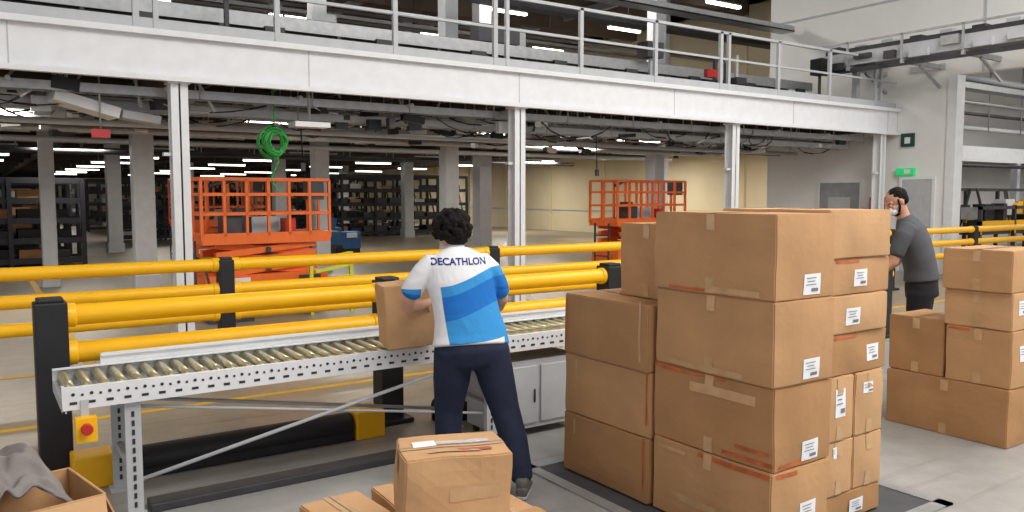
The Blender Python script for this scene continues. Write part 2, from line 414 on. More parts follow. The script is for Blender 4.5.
b = B(); b.box((2.9, 11.35, .3), (.5, .35, .3), 'lime'); b.box((2.9, 11.35, .08), (.6, .4, .16), 'dgrey'); b.box((2.9, 11.16, .32), (.3, .02, .15), 'black'); b.bar((2.68, 11.35, .4), (2.6, 11.35, .8), .03, .03, 'dgrey'); b.done('floor_compressor')

# ------------------------------------------------------------------ racks
def rack(x, y, L, depth, h, rz, levels=4, goods=True):
    b = B(); n = max(1, int(L/1.4))
    for i in range(n+1):
        for yy in (0, depth): b.box((i*L/n, yy, h/2), (.1, .1, h), 'rack')
        b.bar((i*L/n, 0, .2), (i*L/n, depth, h-.2), .05, .05, 'rack')
    for l in range(levels):
        z = .15+(h-.2)*l/(levels-1)
        for yy in (0, depth): b.bb(0, L, yy-.03, yy+.03, z-.07, z+.07, 'rack')
        b.bb(0, L, 0, depth, z+.0, z+.02, 'rack')
        if goods and l < levels-1:
            for i in range(int(L/.6)):
                if random.random() < .75: b.box((.35+i*.6, depth/2, z+.02+.14), (.48, depth*.8, random.uniform(.14, .28)), random.choice(['rack','black','dgrey','dgrey','card3','grey']))
    b.done('storage_rack', loc=(x, y, 0), rz=rz)
for i in range(6): rack(-7.0, 22.5+i*3.6, 9.3, 1.2, 2.15, 0, 5)
for i in range(4): rack(11.2, 31.4+i*4.5, 7.5, 1.0, 2.6, 0, 5)
rack(4.6, 43, 4, 1, 2.5, 0, 5); rack(4.6, 51, 9, 1, 2.5, 0, 5); rack(4.4, 33, 3.5, 1, 2.4, 0, 5)
b = B(); b.box((8.6, 22.5, .55), (.7, .6, .5), 'blue'); b.bar((8.3, 22.5, .7), (8.5, 22.5, 1.5), .05, .05, 'blue'); b.box((8.6, 22.5, .15), (.8, .6, .3), 'dgrey'); b.bar((8.85, 22.5, .7), (8.5, 22.5, 1.5), .05, .05, 'blue')
b.box((8.65, 22.4, .95), (.3, .4, .3), 'blue', (0, 12, 0)); b.box((9.4, 22.8, .4), (.6, .5, .5), 'blue'); b.box((9.4, 22.8, .08), (.6, .4, .16), 'black'); b.box((9.4, 22.5, .55), (.3, .1, .14), 'white')
for s_ in (-.3, .3): b.cyl((8.6+s_, 22.15, .12), (8.6+s_, 22.22, .12), .12, 'black', 14)
b.done('floor_cleaning_machine')

# hall seen through the opening
b = B()
b.bb(18.3, 35.9, 12.2, 12.4, 2.75, 3.2, 'white')
b.bb(18.3, 35.9, 12.4, 13.7, 3.05, 3.15, 'ceil')
for i in range(5): b.bb(20+i*3.8, 20.2+i*3.8, 12.2, 12.4, 0, 2.75, 'lgrey')
b.done('far_mezzanine')
b = B()
for (y, z, r, kk) in [(11.6,5.0,.1,'lgrey'),(11.9,4.4,.06,'grey'),(12.0,4.1,.05,'dgrey'),(12.1,3.7,.07,'lgrey'),(11.8,2.6,.05,'dgrey')]:
    b.cyl((18.2, y, z), (35.9, y, z), r, kk, 10)
for i in range(9): b.cyl((19+i*2, 11.9, 3.6), (19+i*2, 11.9, 5.7), .02, 'grey', 6)
b.bb(18.2, 35.9, 11.3, 11.7, 4.65, 4.7, 'grey'); b.bb(18.2, 35.9, 11.3, 11.33, 4.65, 4.8, 'grey')
b.done('hall_pipework')
b = B()
random.seed(21)
for i in range(7):
    x = 20+i*1.7
    b.bb(x, x+.08, 9.6, 9.68, 0, 1.5, 'dgrey'); b.bb(x, x+.08, 10.8, 10.88, 0, 1.9, 'dgrey'); b.bb(x, x+.08, 9.6, 10.88, .8, .9, 'yellow')
b.bb(20, 32, 9.6, 9.68, 1.0, 1.12, 'yellow'); b.bb(20, 32, 9.7, 10.8, .78, .86, 'dgrey'); b.bb(20, 32, 9.6, 9.68, 1.4, 1.48, 'dgrey'); b.bb(20, 32, 10.8, 10.88, 1.85, 1.93, 'dgrey')
for i in range(60): b.box((20.2+i*.19, 10.2+random.uniform(-.4, .4), .86+random.uniform(.1, .6)), (random.uniform(.15, .5), .3, random.uniform(.1, .5)), random.choice(['dgrey','grey','yellow','black','white','black']))
for i in range(14): b.bar((20.2+i*.8, 9.7+random.uniform(0, .8), .8), (20.5+i*.8+random.uniform(-.5, .5), 10.2, 1.9), .05, .05, random.choice(['dgrey','grey','dgrey']))
b.done('packing_line')
b = B()
for i in range(4):
    for j in range(5): b.box((20+i*4.5, -2+j*3.0, 5.6), (1.5, .12, .06), 'tube'); b.box((20+i*4.5, -2+j*3.0, 5.66), (1.55, .16, .05), 'white')
for j in range(5): b.bb(18.1, 35.95, -2.1+j*3.0, -1.9+j*3.0, 5.7, 5.9, 'lgrey')
b.done('hall_lights')

# ------------------------------------------------------------------ safety barriers
def barrier(name, y, xs, rails, x0, x1, r=.07, hp=1.1, pw=.18):
    b = B()
    for x in xs:
        b.box((x, y, hp/2), (pw, pw, hp), 'black'); b.box((x, y, .02), (pw+.12, pw+.12, .04), 'black')
        b.box((x, y, hp+.01), (pw*.8, pw*.8, .03), 'black')
        for z in rails: b.cyl((max(x0, x-.13), y, z), (x+.14, y, z), r*1.14, 'yellow', 20)
    for z in rails: b.cyl((x0, y, z), (x1, y, z), r, 'yellow', 24)
    b.done(name, bevel=.01)
barrier('safety_barrier', 5.6, [.37, 2.62, 4.87, 7.1, 9.3], [1.01, .775], .37, 9.4, .066)
barrier('safety_barrier', 8.3, [-4.2, -1.0, 2.1, 5.3, 8.5, 11.5, 14.0, 17.0, 19.6, 22.5], [1.05, .80, .55], -7, 24, .062, pw=.15)
b = B()
for (xa, xb) in [(.62, 2.2), (2.9, 4.6)]:
    b.cyl((xa, 5.35, .1), (xb, 5.35, .1), .09, 'black', 20); b.bb(xa, xb, 5.27, 5.43, 0, .09, 'black')
for xa in (.44, 2.22): b.box((xa+.1, 5.35, .1), (.22, .2, .2), 'yellow')
b.done('kick_rail', bevel=.01)
b = B(); b.bb(.75, 2.85, 4.66, 4.8, 0, .05, 'dgrey'); b.done('floor_strip', bevel=.008)  # low dark grey strip on the floor under the conveyor front
b = B()
b.bb(-6, 1.0, 8.9, 9.05, 0, .004, 'line'); b.bb(-6, 16, 6.9, 6.97, 0, .004, 'line'); b.bb(-2.8, -.2, 10.0, 10.5, 0, .004, 'line')
b.bb(-3, .2, 5.5, 5.56, 0, .004, 'line'); b.bb(.9, 1.0, 9.05, 20, 0, .004, 'line'); b.bb(-6, 14, 14.5, 14.6, 0, .004, 'line')
b.done('floor_marking')

# ------------------------------------------------------------------ roller conveyor
b = B()
X0, X1, YF, YB, ZT = .34, 6.2, 4.6, 5.18, .765
def channel(y, sgn):
    b.bb(X0, X1, y-.004, y+.004, ZT-.115, ZT, 'white')
    b.bb(X0, X1, min(y, y+sgn*.035), max(y, y+sgn*.035), ZT-.006, ZT, 'white')
    b.bb(X0, X1, min(y, y+sgn*.035), max(y, y+sgn*.035), ZT-.115, ZT-.109, 'lgrey')
channel(YF, 1); channel(YB, -1)
n = int((X1-X0)/.085)
for i in range(n):
    x = X0+.05+i*.085
    b.cyl((x, YF+.01, ZT-.035), (x, YB-.01, ZT-.035), .025, 'steel', 14)
    b.cyl((x, YF-.007, ZT-.035), (x, YF, ZT-.035), .009, 'slot', 8)
    b.box((x, YF-.005, ZT-.08), (.034, .003, .014), 'slot'); b.box((x+.042, YF-.005, ZT-.04), (.012, .003, .012), 'slot')
    if i % 3 == 2: b.cyl((x, YF+.06, ZT-.035), (x, YF+.1, ZT-.035), .0265, 'yellow', 14)
b.bb(X0+.03, X1, YF+.04, YB-.04, ZT-.115, ZT-.11, 'dgrey')
b.bb(X0+.25, X1, YB+.02, YB+.03, ZT-.1, ZT+.05, 'white'); b.bb(X0+.25, X1, YB+.0, YB+.03, ZT+.045, ZT+.06, 'white')
b.bb(X0, X0+.02, YF, YB, ZT-.13, ZT-.07, 'lgrey')
b.bb(X0-.0, X0+.012, YF, YF+.03, ZT-.13, ZT+.01, 'white')
def leg(x):
    for y in (YF+.03, YB-.03):
        b.bb(x-.04, x+.04, y-.003, y+.003, .02, ZT-.11, 'lgrey'); b.bb(x-.04, x-.034, y, y+.035, .02, ZT-.11, 'lgrey'); b.bb(x+.034, x+.04, y, y+.035, .02, ZT-.11, 'lgrey')
        for j in range(11): b.box((x, y-.005, .08+j*.05), (.014, .004, .03), 'slot')
        b.box((x, y+.01, .01), (.12, .1, .02), 'lgrey')
    b.bb(x-.02, x+.02, YF+.03, YB-.03, .25, .29, 'lgrey'); b.bb(x-.02, x+.02, YF+.03, YB-.03, ZT-.2, ZT-.16, 'lgrey')
for x in (.67, 2.95, 5.4): leg(x)
for (xa, xb) in [(.67, 2.95)]:
    b.cyl((xa, YF+.05, .2), (xb, YF+.05, ZT-.12), .012, 'lgrey', 8)
    b.cyl((xa, YB-.05, ZT-.2), (xb, YB-.05, .15), .012, 'lgrey', 8)
    b.cyl((xa, YF+.05, .62), (xb, YF+.08, .22), .009, 'lgrey', 8)
b.done('roller_conveyor', bevel=0)
b = B(); b.box((.44, YF-.035, .55), (.1, .055, .13), 'yellow'); b.cyl((.44, YF-.06, .56), (.44, YF-.1, .56), .028, 'red', 16); b.cyl((.44, YF-.06, .56), (.44, YF-.075, .56), .018, 'dgrey', 16); b.bb(.42, .46, YF-.012, YF-.006, .6, .7, 'lgrey')
b.done('emergency_stop', bevel=.005)
b = B()
b.bb(3.0, 3.75, 4.66, 5.05, .06, .56, 'lgrey'); b.bb(3.04, 3.36, 4.645, 4.66, .1, .52, 'lgrey'); b.bb(3.39, 3.71, 4.645, 4.66, .1, .52, 'lgrey')
for x in (3.05, 3.7):
    for y in (4.7, 5.0): b.bb(x-.02, x+.02, y-.02, y+.02, 0, .06, 'dgrey')
b.box((3.33, 4.64, .3), (.015, .01, .1), 'dgrey')
b.done('electrical_cabinet', bevel=.008)

# ------------------------------------------------------------------ cardboard boxes
def carton(x0, y0, z0, sx, sy, sz, rz=0, k='card', labels=(), tapes=(), toptape='y', center=False, name='cardboard_box', rx=0, ry=0, wear=.75):
    cx, cy = (x0, y0) if center else (x0+sx/2, y0+sy/2)
    bm = bmesh.new(); bmesh.ops.create_cube(bm, size=1, matrix=Matrix.Diagonal((sx, sy, sz, 1)))
    bmesh.ops.bevel(bm, geom=bm.edges[:], offset=.006, segments=2, affect='EDGES')
    bmesh.ops.subdivide_edges(bm, edges=[e for e in bm.edges if e.calc_length() > .15], cuts=6, use_grid_fill=True)
    sd = random.uniform(0, 50)
    def deform(co):
        u = [co[i]/((sx, sy, sz)[i]/2) for i in range(3)]
        c2 = co.copy()
        for ax in (0, 1):
            if abs(u[ax]) > .95:
                o = [j for j in range(3) if j != ax]
                w = max(0, 1-u[o[0]]**2)*max(0, 1-u[o[1]]**2)
                c2[ax] += math.copysign(1, u[ax])*w*.008
        d = noise.noise_vector(c2*5+Vector((sd, 0, 0)))
        return c2 + Vector((d.x*.009, d.y*.009, d.z*.003))*wear
    for v in bm.verts: v.co = deform(v.co)
    bb_ = B(); bb_.bm.free(); bb_.bm = bm; bb_.mi(k)
    for f in bm.faces: f.material_index = 0
    def strip(c, d, kk, e=.0012):
        ax = min(range(3), key=lambda i: d[i]); o = [j for j in range(3) if j != ax]
        nx = max(1, int(d[o[0]]/.05)); ny = max(1, int(d[o[1]]/.05)); mi = bb_.mi(kk); g = []
        sg = 1 if c[ax] > 0 else -1
        for i in range(nx+1):
            row = []
            for j in range(ny+1):
                p = Vector(c); p[o[0]] += d[o[0]]*(i/nx-.5); p[o[1]] += d[o[1]]*(j/ny-.5); p[ax] = sg*(sx, sy, sz)[ax]/2
                p = deform(p); p[ax] += sg*(e+.0015); row.append(bm.verts.new(p))
            g.append(row)
        for i in range(nx):
            for j in range(ny):
                f = bm.faces.new((g[i][j], g[i+1][j], g[i+1][j+1], g[i][j+1])); f.material_index = mi
    if toptape == 'y':
        strip((0, 0, sz/2), (.055, sy*.98, 0), 'tape'); strip((0, 0, sz/2), (.004, sy*.98, 0), 'seam', .002)
        for sg in (-1, 1): strip((0, sg*sy/2, sz/2-.045), (.055, 0, .08), 'tape'); strip((0, sg*sy/2, -sz/2+.045), (.055, 0, .08), 'tape')
    else:
        strip((0, 0, sz/2), (sx*.98, .055, 0), 'tape'); strip((0, 0, sz/2), (sx*.98, .004, 0), 'seam', .002)
        for sg in (-1, 1): strip((sg*sx/2, 0, sz/2-.045), (0, .055, .08), 'tape'); strip((sg*sx/2, 0, -sz/2+.045), (0, .055, .08), 'tape')
    for (f, u, v, w, h) in labels:
        if f == '-y':
            strip((u*sx, -sy/2, v*sz), (w, 0, h), 'label')
            for q in range(3): strip((u*sx-.01, -sy/2, v*sz+h*(.3-.16*q)), (w*(.6-.15*(q % 2)), 0, h*.04), 'ink', .003)
            strip((u*sx+.02, -sy/2, v*sz-h*.28), (w*.4, 0, h*.16), 'ink', .003)
        else:
            strip((-sx/2, u*sy, v*sz), (0, w, h), 'label')
    for (f, u, v, w, h, kk) in tapes:
        if f == '-y': strip((u*sx, -sy/2, v*sz), (w, 0, h), kk, .0008)
        elif f == '+z': strip((u*sx, v*sy, sz/2), (w, h, 0), kk, .003)
        else: strip((-sx/2, u*sy, v*sz), (0, w, h), kk, .0008)
    me = bpy.data.meshes.new(name); bm.normal_update(); bm.to_mesh(me); bm.free()
    for kk in bb_.mats: me.materials.append(M[kk])
    o = bpy.data.objects.new(name, me); COL.objects.link(o)
    o.location = (cx, cy, z0+sz/2); o.rotation_euler = (math.radians(rx), math.radians(ry), math.radians(rz))
    return o

b = B()
b.bb(2.9, 4.5, 2.3, 4.1, 0.001, .006, 'pit')
for (a0, a1, c0, c1) in [(2.86, 2.94, 2.26, 4.14), (4.46, 4.54, 2.26, 4.14), (2.86, 4.54, 2.26, 2.34), (2.86, 4.54, 4.06, 4.14)]: b.bb(a0, a1, c0, c1, 0.001, .012, 'grey')
b.done('lift_table')

main = [(0, 'card'), (.412, 'card3'), (.824, 'card'), (1.236, 'card')]
for i, (z, k) in enumerate(main):
    tp = []
    if i == 1: tp = [('-x', -.1, .30, .42, .05, 'tape'), ('-x', .36, .46, .2, .02, 'rtape'), ('-x', -.34, -.3, .2, .018, 'rtape'), ('-x', .1, .46, .36, .012, 'rtape'), ('-x', -.3, -.42, .3, .02, 'rtape'), ('-y', -.2, -.45, .2, .02, 'rtape')]
    if i == 0: tp = [('-x', -.2, .45, .45, .025, 'rtape'), ('-x', .1, -.2, .3, .04, 'tape'), ('-x', .32, .4, .2, .02, 'tape'), ('-y', -.25, .45, .16, .02, 'rtape')]
    if i == 3: tp = [('-x', .2, -.46, .25, .015, 'rtape'), ('-x', -.2, -.44, .3, .03, 'tape')]
    if i == 2: tp = [('-x', .05, -.44, .5, .03, 'tape')]
    carton(3.085+.006*((i*2) % 3), 2.38+.008*(i % 2), .014+z, .455, .79, .41, [0, .9, -.7, .5][i], k, labels=[('-y', .1, [-.05, -.32, -.33, -.33][i], .13, .10)], tapes=tp, toptape='x')
z = .014
for i, (h, k) in enumerate([(.15, 'card3'), (.29, 'card2'), (.34, 'card2'), (.22, 'card3'), (.2, 'card2'), (.19, 'card'), (.25, 'card2')]):
    if i in (1, 2):
        carton(3.60, 2.46, z, .26, .7, h, 0, k, labels=[('-y', 0, .1, .09, .15)] if i == 2 else [('-y', -.1, .3, .03, .06)]); carton(3.87, 2.46, z, .26, .7, h, 0, k, labels=[('-y', -.1, .25, .08, .06)] if i == 2 else [])
    else:
        carton(3.60, 2.46+.01*(i % 2), z, [.53,0,0,.56,.54,.57,.55][i], .7, h, [0,0,0,1,-.8,.6,0][i], k, labels=[('-y', [.05, 0, 0, .25, -.1, .0, .1][i], -.05, .12, min(.09, h*.5))] if i != 6 else [], toptape='x', tapes=[('-y', -.2, .42, .2, .015, 'rtape')] if i in (3, 5) else [])
    z += h+.003
z = .014
for i in range(3):
    carton(3.07+.01*(i % 2), 3.20, z, .62, .76, .372, [0, .9, -.8][i], ['card3', 'card', 'card3'][i], tapes=[('-x', -.42, .1, .014, .34, 'tape'), ('-x', .47, 0, .01, .3, 'rtape')] if i == 2 else [('-x', .35, .3, .02, .1, 'tape'), ('-x', -.46, .1, .012, .3, 'rtape')])
    z += .375
carton(3.30, 3.24, z, .46, .46, .44, 0, 'card', toptape='x')
carton(3.72, 3.2, .014, .34, .7, .5, 0, 'card3'); carton(3.72, 3.2, .517, .36, .7, .5, 0, 'card')
carton(5.84, 2.57, .0, .62, .88, .41, 0, 'card3', toptape='x')
carton(5.86, 2.57, .413, .6, .45, .4, 0, 'card', labels=[('-y', -.25, .1, .1, .11)], toptape='x', tapes=[('-x', .3, .45, .15, .015, 'rtape')])
carton(5.87, 3.04, .413, .5, .42, .42, 0, 'card3', toptape='x')
carton(5.86, 2.58, .816, .58, .46, .26, 0, 'card2', labels=[('-y', -.28, .1, .1, .1)], toptape='x')
carton(5.83, 2.59, 1.079, .6, .46, .29, 1.5, 'card', toptape='x')
carton(6.5, 2.5, .0, .55, .8, .41, 0, 'card', toptape='x'); carton(6.5, 2.5, .413, .5, .7, .45, 0, 'card2'); carton(6.5, 2.5, .866, .5, .5, .3, 0, 'card')
# foreground
b = B()
for i in range(5): b.bb(1.1, 2.0, 2.3+i*.19, 2.42+i*.19, .1, .12, 'wood')
for x in (1.1, 1.5, 1.9): b.bb(x, x+.1, 2.3, 3.18, 0, .1, 'wood')
b.done('wooden_pallet')
carton(1.10, 2.70, .121, .27, .5, .34, 5, 'card2', toptape='y'); carton(1.41, 2.72, .121, .25, .5, .335, -2, 'card2', toptape='y', wear=1.8); carton(1.69, 2.66, .121, .24, .5, .31, 0, 'card2', toptape='y')
carton(1.12, 2.2, .121, .8, .46, .325, 0, 'card', toptape='x')
carton(1.475, 2.60, .461, .40, .29, .34, -19, 'card2', center=True, toptape='x', tapes=[('-y', .15, .1, .2, .05, 'tape'), ('-y', -.25, -.3, .012, .06, 'ink'), ('-y', -.2, -.3, .012, .05, 'ink'), ('+z', .05, .1, .26, .04, 'film'), ('+z', -.25, .1, .09, .07, 'label'), ('+z', .2, -.25, .12, .03, 'rtape'), ('+z', .0, -.3, .2, .02, 'tape')], wear=2.0)
def open_carton(x, y, z, sx, sy, sz, rz):
    b = B(); t = .006
    b.box((0, 0, t/2), (sx, sy, t), 'card3')
    for sg in (-1, 1):
        b.box((sg*sx/2, 0, sz/2), (t, sy, sz), 'card2'); b.box((0, sg*sy/2, sz/2), (sx, t, sz), 'card2')
    def flap(px, py, ax, ang, L, w):
        a = math.radians(ang); d = Vector((ax[0]*math.sin(a), ax[1]*math.sin(a), math.cos(a)))
        p = Vector((px, py, sz)); q = p+d*L; s = Vector((-ax[1], ax[0], 0))
        vs = [b.bm.verts.new(v) for v in (p-s*w/2, p+s*w/2, q+s*w*.47, q-s*w*.47)]
        n = (vs[1].co-vs[0].co).cross(vs[2].co-vs[0].co).normalized()*t
        vt = [b.bm.verts.new(v.co+n) for v in vs]; mi = b.mi('card2')
        for f in ((0, 1, 2, 3),): b.bm.faces.new([vs[i] for i in f]).material_index = mi; b.bm.faces.new([vt[i] for i in reversed(f)]).material_index = mi
        for i in range(4): b.bm.faces.new((vs[i], vs[(i+1) % 4], vt[(i+1) % 4], vt[i])).material_index = mi
    flap(sx/2, 0, (1, 0), 158, .2, sy); flap(-sx/2, 0, (-1, 0), 120, .2, sy); flap(0, -sy/2, (0, -1), 150, .18, sx); flap(0, sy/2, (0, 1), 140, .18, sx)
    b.done('open_cardboard_box', loc=(x, y, z), rz=rz)
carton(.10, 3.2, 0, .5, .45, .38, 12, 'card3', center=True)
open_carton(.10, 3.2, .39, .42, .38, .32, 12)
# jacket: soft sheet heaped on the open carton with fold ridges
b = B(); n = 90; g = []; mi = b.mi('cloth')
for i in range(n+1):
    row = []
    for j in range(n+1):
        u = (i/n-.5)*2; v = (j/n-.5)*2; r = math.hypot(u, v)
        w1 = noise.noise(Vector((u*1.3, v*1.3, 3)))*1.6
        fold = math.sin((u*1.0+v*.6)*8+w1*4)*.6+math.sin((u*.3-v)*12+w1*6)*.3
        h = .15*max(0, 1-r*r*.7)+.028*fold*(1-.3*r)+.05*noise.noise(Vector((u*2.2, v*2.2, 9)))-.05*max(0, r-.8)
        row.append(b.bm.verts.new((u*.20+.02*w1, v*.18+.015*math.sin(u*5), h)))
    g.append(row)
for i in range(n):
    for j in range(n):
        f = b.bm.faces.new((g[i][j], g[i+1][j], g[i+1][j+1], g[i][j+1])); f.smooth = True; f.material_index = mi
jk = b.done('jacket', loc=(.0, 3.22, .73), rz=20); so = jk.modifiers.new('solid', 'SOLIDIFY'); so.thickness = .01

# ------------------------------------------------------------------ people
M['skin'] = mat('skin', (206,158,130), 0.55, 0, 0.05, 10)
M['skin2'] = mat('skin_warm', (196,146,118), 0.55, 0, 0.05, 10)
M['hair'] = mat('dark_hair', (20,15,13), 0.75, 0, 0.3, 60, .8, 90, spec=.2)
M['eye'] = mat('eye_white', (235,232,228), 0.3); M['iris'] = mat('iris_brown', (60,38,24), 0.3)
M['lip'] = mat('lips', (170,96,86), 0.5)
M['navy'] = mat('navy_trousers', (25,34,58), 0.85, 0, 0.2, 8, .6, 12)
M['blackp'] = mat('black_trousers', (24,25,30), 0.85, 0, 0.15, 8, .3, 30)
M['tee'] = mat('grey_tshirt', (78,79,84), 0.9, 0, 0.08, 6, .5, 12)
M['shoe'] = mat('grey_shoe', (96,92,90), 0.7); M['sole'] = mat('shoe_sole', (170,168,164), 0.7)
M['mask'] = mat('face_mask', (235,238,242), 0.8)
M['print'] = mat('blue_print', (20,76,156), 0.6)

def polo():
    m = bpy.data.materials.new('polo_white_blue'); m.use_nodes = True
    nt = m.node_tree; N = nt.nodes; L = nt.links; bs = N['Principled BSDF']
    tc = N.new('ShaderNodeTexCoord'); sp = N.new('ShaderNodeSeparateXYZ'); L.new(tc.outputs['Object'], sp.inputs[0])
    def mth(op, a, b=None):
        n = N.new('ShaderNodeMath'); n.operation = op
        for i, v in enumerate((a, b)):
            if v is None: continue
            if isinstance(v, (int, float)): n.inputs[i].default_value = v
            else: L.new(v, n.inputs[i])
        return n.outputs[0]
    x, y, z = sp.outputs
    wav = mth('MULTIPLY', mth('SINE', mth('MULTIPLY', x, 9.0)), .035)
    top = mth('ADD', mth('ADD', mth('MULTIPLY', x, .12), 1.275), wav)
    c1 = mth('LESS_THAN', z, top)
    c2 = mth('GREATER_THAN', x, mth('ADD', mth('MULTIPLY', mth('SUBTRACT', z, 1.05), -.12), -.165))
    c3 = mth('GREATER_THAN', z, mth('ADD', mth('MULTIPLY', x, .10), .905))
    c = mth('MULTIPLY', mth('MULTIPLY', c1, c2), c3)
    d = mth('SUBTRACT', top, z)
    band = mth('MULTIPLY', mth('GREATER_THAN', d, .06), mth('LESS_THAN', d, .2))
    slv = mth('MULTIPLY', mth('GREATER_THAN', mth('ABSOLUTE', mth('ADD', x, .05)), .235), mth('LESS_THAN', z, 1.20))
    c = mth('MAXIMUM', c, slv)
    mb = N.new('ShaderNodeMix'); mb.data_type = 'RGBA'; L.new(band, mb.inputs['Factor'])
    mb.inputs['A'].default_value = lin((62,150,216)); mb.inputs['B'].default_value = lin((38,116,200))
    mm = N.new('ShaderNodeMix'); mm.data_type = 'RGBA'; L.new(c, mm.inputs['Factor'])
    mm.inputs['A'].default_value = lin((234,234,238)); L.new(mb.outputs['Result'], mm.inputs['B'])
    L.new(mm.outputs['Result'], bs.inputs['Base Color']); bs.inputs['Roughness'].default_value = .85
    bs.inputs['Specular IOR Level'].default_value = .2
    nz = N.new('ShaderNodeTexNoise'); nz.inputs['Scale'].default_value = 7; nz.inputs['Distortion'].default_value = .6; L.new(tc.outputs['Object'], nz.inputs['Vector'])
    bp = N.new('ShaderNodeBump'); bp.inputs['Strength'].default_value = .5; bp.inputs['Distance'].default_value = .03
    L.new(nz.outputs['Fac'], bp.inputs['Height']); L.new(bp.outputs['Normal'], bs.inputs['Normal'])
    return m
M['polo'] = polo()

def hand(root, wrist, fwd, up, side, k, curl=25, name='hand'):
    f = Vector(fwd).normalized(); u = Vector(up); u = (u-f*u.dot(f)).normalized(); x = f.cross(u)
    mx = Matrix.Translation(Vector(wrist)) @ Matrix((x, f, u)).transposed().to_4x4()
    b = B()
    b.loft([(0, -.01, 0, .026, .019), (0, .03, 0, .034, .017), (0, .07, 0, .040, .014), (0, .09, -.001, .038, .012)], k, seg=16)
    for xx, ln, cu in [(.030, .070, 0), (.0105, .080, 3), (-.0095, .074, 6), (-.029, .058, 10)]:
        p = Vector((side*xx, .083, 0)); pts = [(*p, .0088)]; a = math.radians(curl*.5+cu)
        for j, fr in enumerate((.45, .32, .23)):
            p = p+Vector((side*xx*.12*fr, math.cos(a)*ln*fr, -math.sin(a)*ln*fr)); pts.append((*p, [.0086, .0078, .0066][j])); a += math.radians(curl)
        b.loft(pts, k, seg=10)
    p = Vector((side*.026, .022, -.004))
    b.loft([(*p, .013), (side*.048, .048, -.014, .011), (side*.056, .074, -.026, .0095), (side*.054, .094, -.036, .008)], k, seg=10)
    bmesh.ops.transform(b.bm, matrix=mx, verts=b.bm.verts)
    return b.done(name, parent=root, remesh=.0035, smooth=2)

def head(root, c, pitch, yaw, k, kind):
    mx = Matrix.Translation(Vector(c)) @ Euler((math.radians(-pitch), 0, math.radians(yaw)), 'XYZ').to_matrix().to_4x4()
    def fin(b, nm, **kw):
        bmesh.ops.transform(b.bm, matrix=mx, verts=b.bm.verts); return b.done(nm, parent=root, **kw)
    b = B()
    b.ell((0, -.012, .032), (.074, .094, .083), k, 28); b.ell((0, .022, -.035), (.060, .066, .070), k, 24); b.ell((0, .05, -.085), (.026, .024, .022), k)
    b.loft([(0, .084, .012, .010), (0, .097, -.012, .013), (0, .100, -.026, .016)], k, seg=12)
    b.loft([(-.05, .066, .027, .011), (0, .083, .026, .012), (.05, .066, .027, .011)], k, ref=(0, 0, 1), seg=12)
    for s in (-1, 1):
        b.ell((s*.076, -.005, -.008), (.010, .020, .031), k, 14, (0, 0, s*18)); b.ell((s*.036, .062, -.025), (.022, .02, .02), k, 14)
    fin(b, 'head', remesh=.0045, smooth=3)
    b = B()
    for s in (-1, 1): b.ell((s*.03, .076, .006), (.0125, .010, .009), 'eye', 14); b.ell((s*.03, .0845, .006), (.0052, .003, .0052), 'iris', 10); b.ell((s*.03, .080, .026), (.018, .006, .0035), 'hair', 10)
    b.ell((0, .090, -.058), (.022, .007, .004), 'lip'); b.ell((0, .088, -.065), (.019, .008, .005), 'lip')
    fin(b, 'face_features')
    b = B()
    if kind == 'curly':
        random.seed(11)
        b.ell((0, -.026, .030), (.092, .100, .090), 'hair', 24); b.ell((0, -.06, -.05), (.075, .05, .06), 'hair', 20)
        for i in range(300):
            z = random.uniform(-.9, 1); a = random.uniform(0, 2*math.pi); r = math.sqrt(1-z*z)
            p = Vector((r*math.cos(a), r*math.sin(a), z))
            if p.y > .45 and p.z < .45: continue
            if p.z < -.4 and p.y > 0: continue
            q = Vector((p.x*.106, -.03+p.y*.110, .006+p.z*.106)); rr = random.uniform(.011, .025)
            b.ell(q, (rr, rr, rr*random.uniform(.7, 1.2)), 'hair', 8)
        fin(b, 'hair', remesh=.005, smooth=1)
    else:
        random.seed(4)
        b.ell((0, -.026, .042), (.0765, .087, .078), 'hair', 28); b.ell((0, -.055, .0), (.067, .05, .058), 'hair', 24)
        for i in range(120):
            z = random.uniform(.25, 1); a = random.uniform(0, 2*math.pi); r = math.sqrt(1-z*z); p = Vector((r*math.cos(a), r*math.sin(a), z))
            if p.y > .75: continue
            b.ell((p.x*.073, -.024+p.y*.084, .042+p.z*.076), (.009, .009, .007), 'hair', 6)
        for s in (-1, 1): b.loft([(s*.07, .012, .03, .008), (s*.069, .022, -.03, .009), (s*.056, .045, -.075, .012)], 'hair', seg=10)
        b.ell((0, .048, -.088), (.036, .034, .026), 'hair', 18)
        fin(b, 'hair', remesh=.0045, smooth=1)
        b = B(); b.ell((0, .066, -.052), (.052, .048, .043), 'mask', 22)
        for s in (-1, 1): b.cyl((s*.045, .07, -.04), (s*.077, .0, .0), .002, 'mask', 6); b.cyl((s*.045, .065, -.068), (s*.077, .0, -.025), .002, 'mask', 6)
        fin(b, 'face_mask')

def shoe(root, x, y, ang, k='shoe'):
    b = B()
    b.loft([(0, -.07, .045, .034, .036), (0, -.02, .05, .037, .045), (0, .06, .042, .042, .036), (0, .13, .032, .042, .026), (0, .17, .028, .03, .02)], k, seg=18)
    b.loft([(0, -.03, .05, .035, .045), (0, -.04, .11, .04, .045)], k, seg=16)
    b.loft([(0, -.08, .012, .032, .012), (0, .0, .012, .037, .012), (0, .09, .012, .044, .012), (0, .17, .012, .03, .012)], 'sole', seg=16)
    bmesh.ops.transform(b.bm, matrix=Matrix.Translation((x, y, 0)) @ Euler((0, 0, math.radians(ang))).to_matrix().to_4x4(), verts=b.bm.verts)
    b.done('shoe', parent=root)

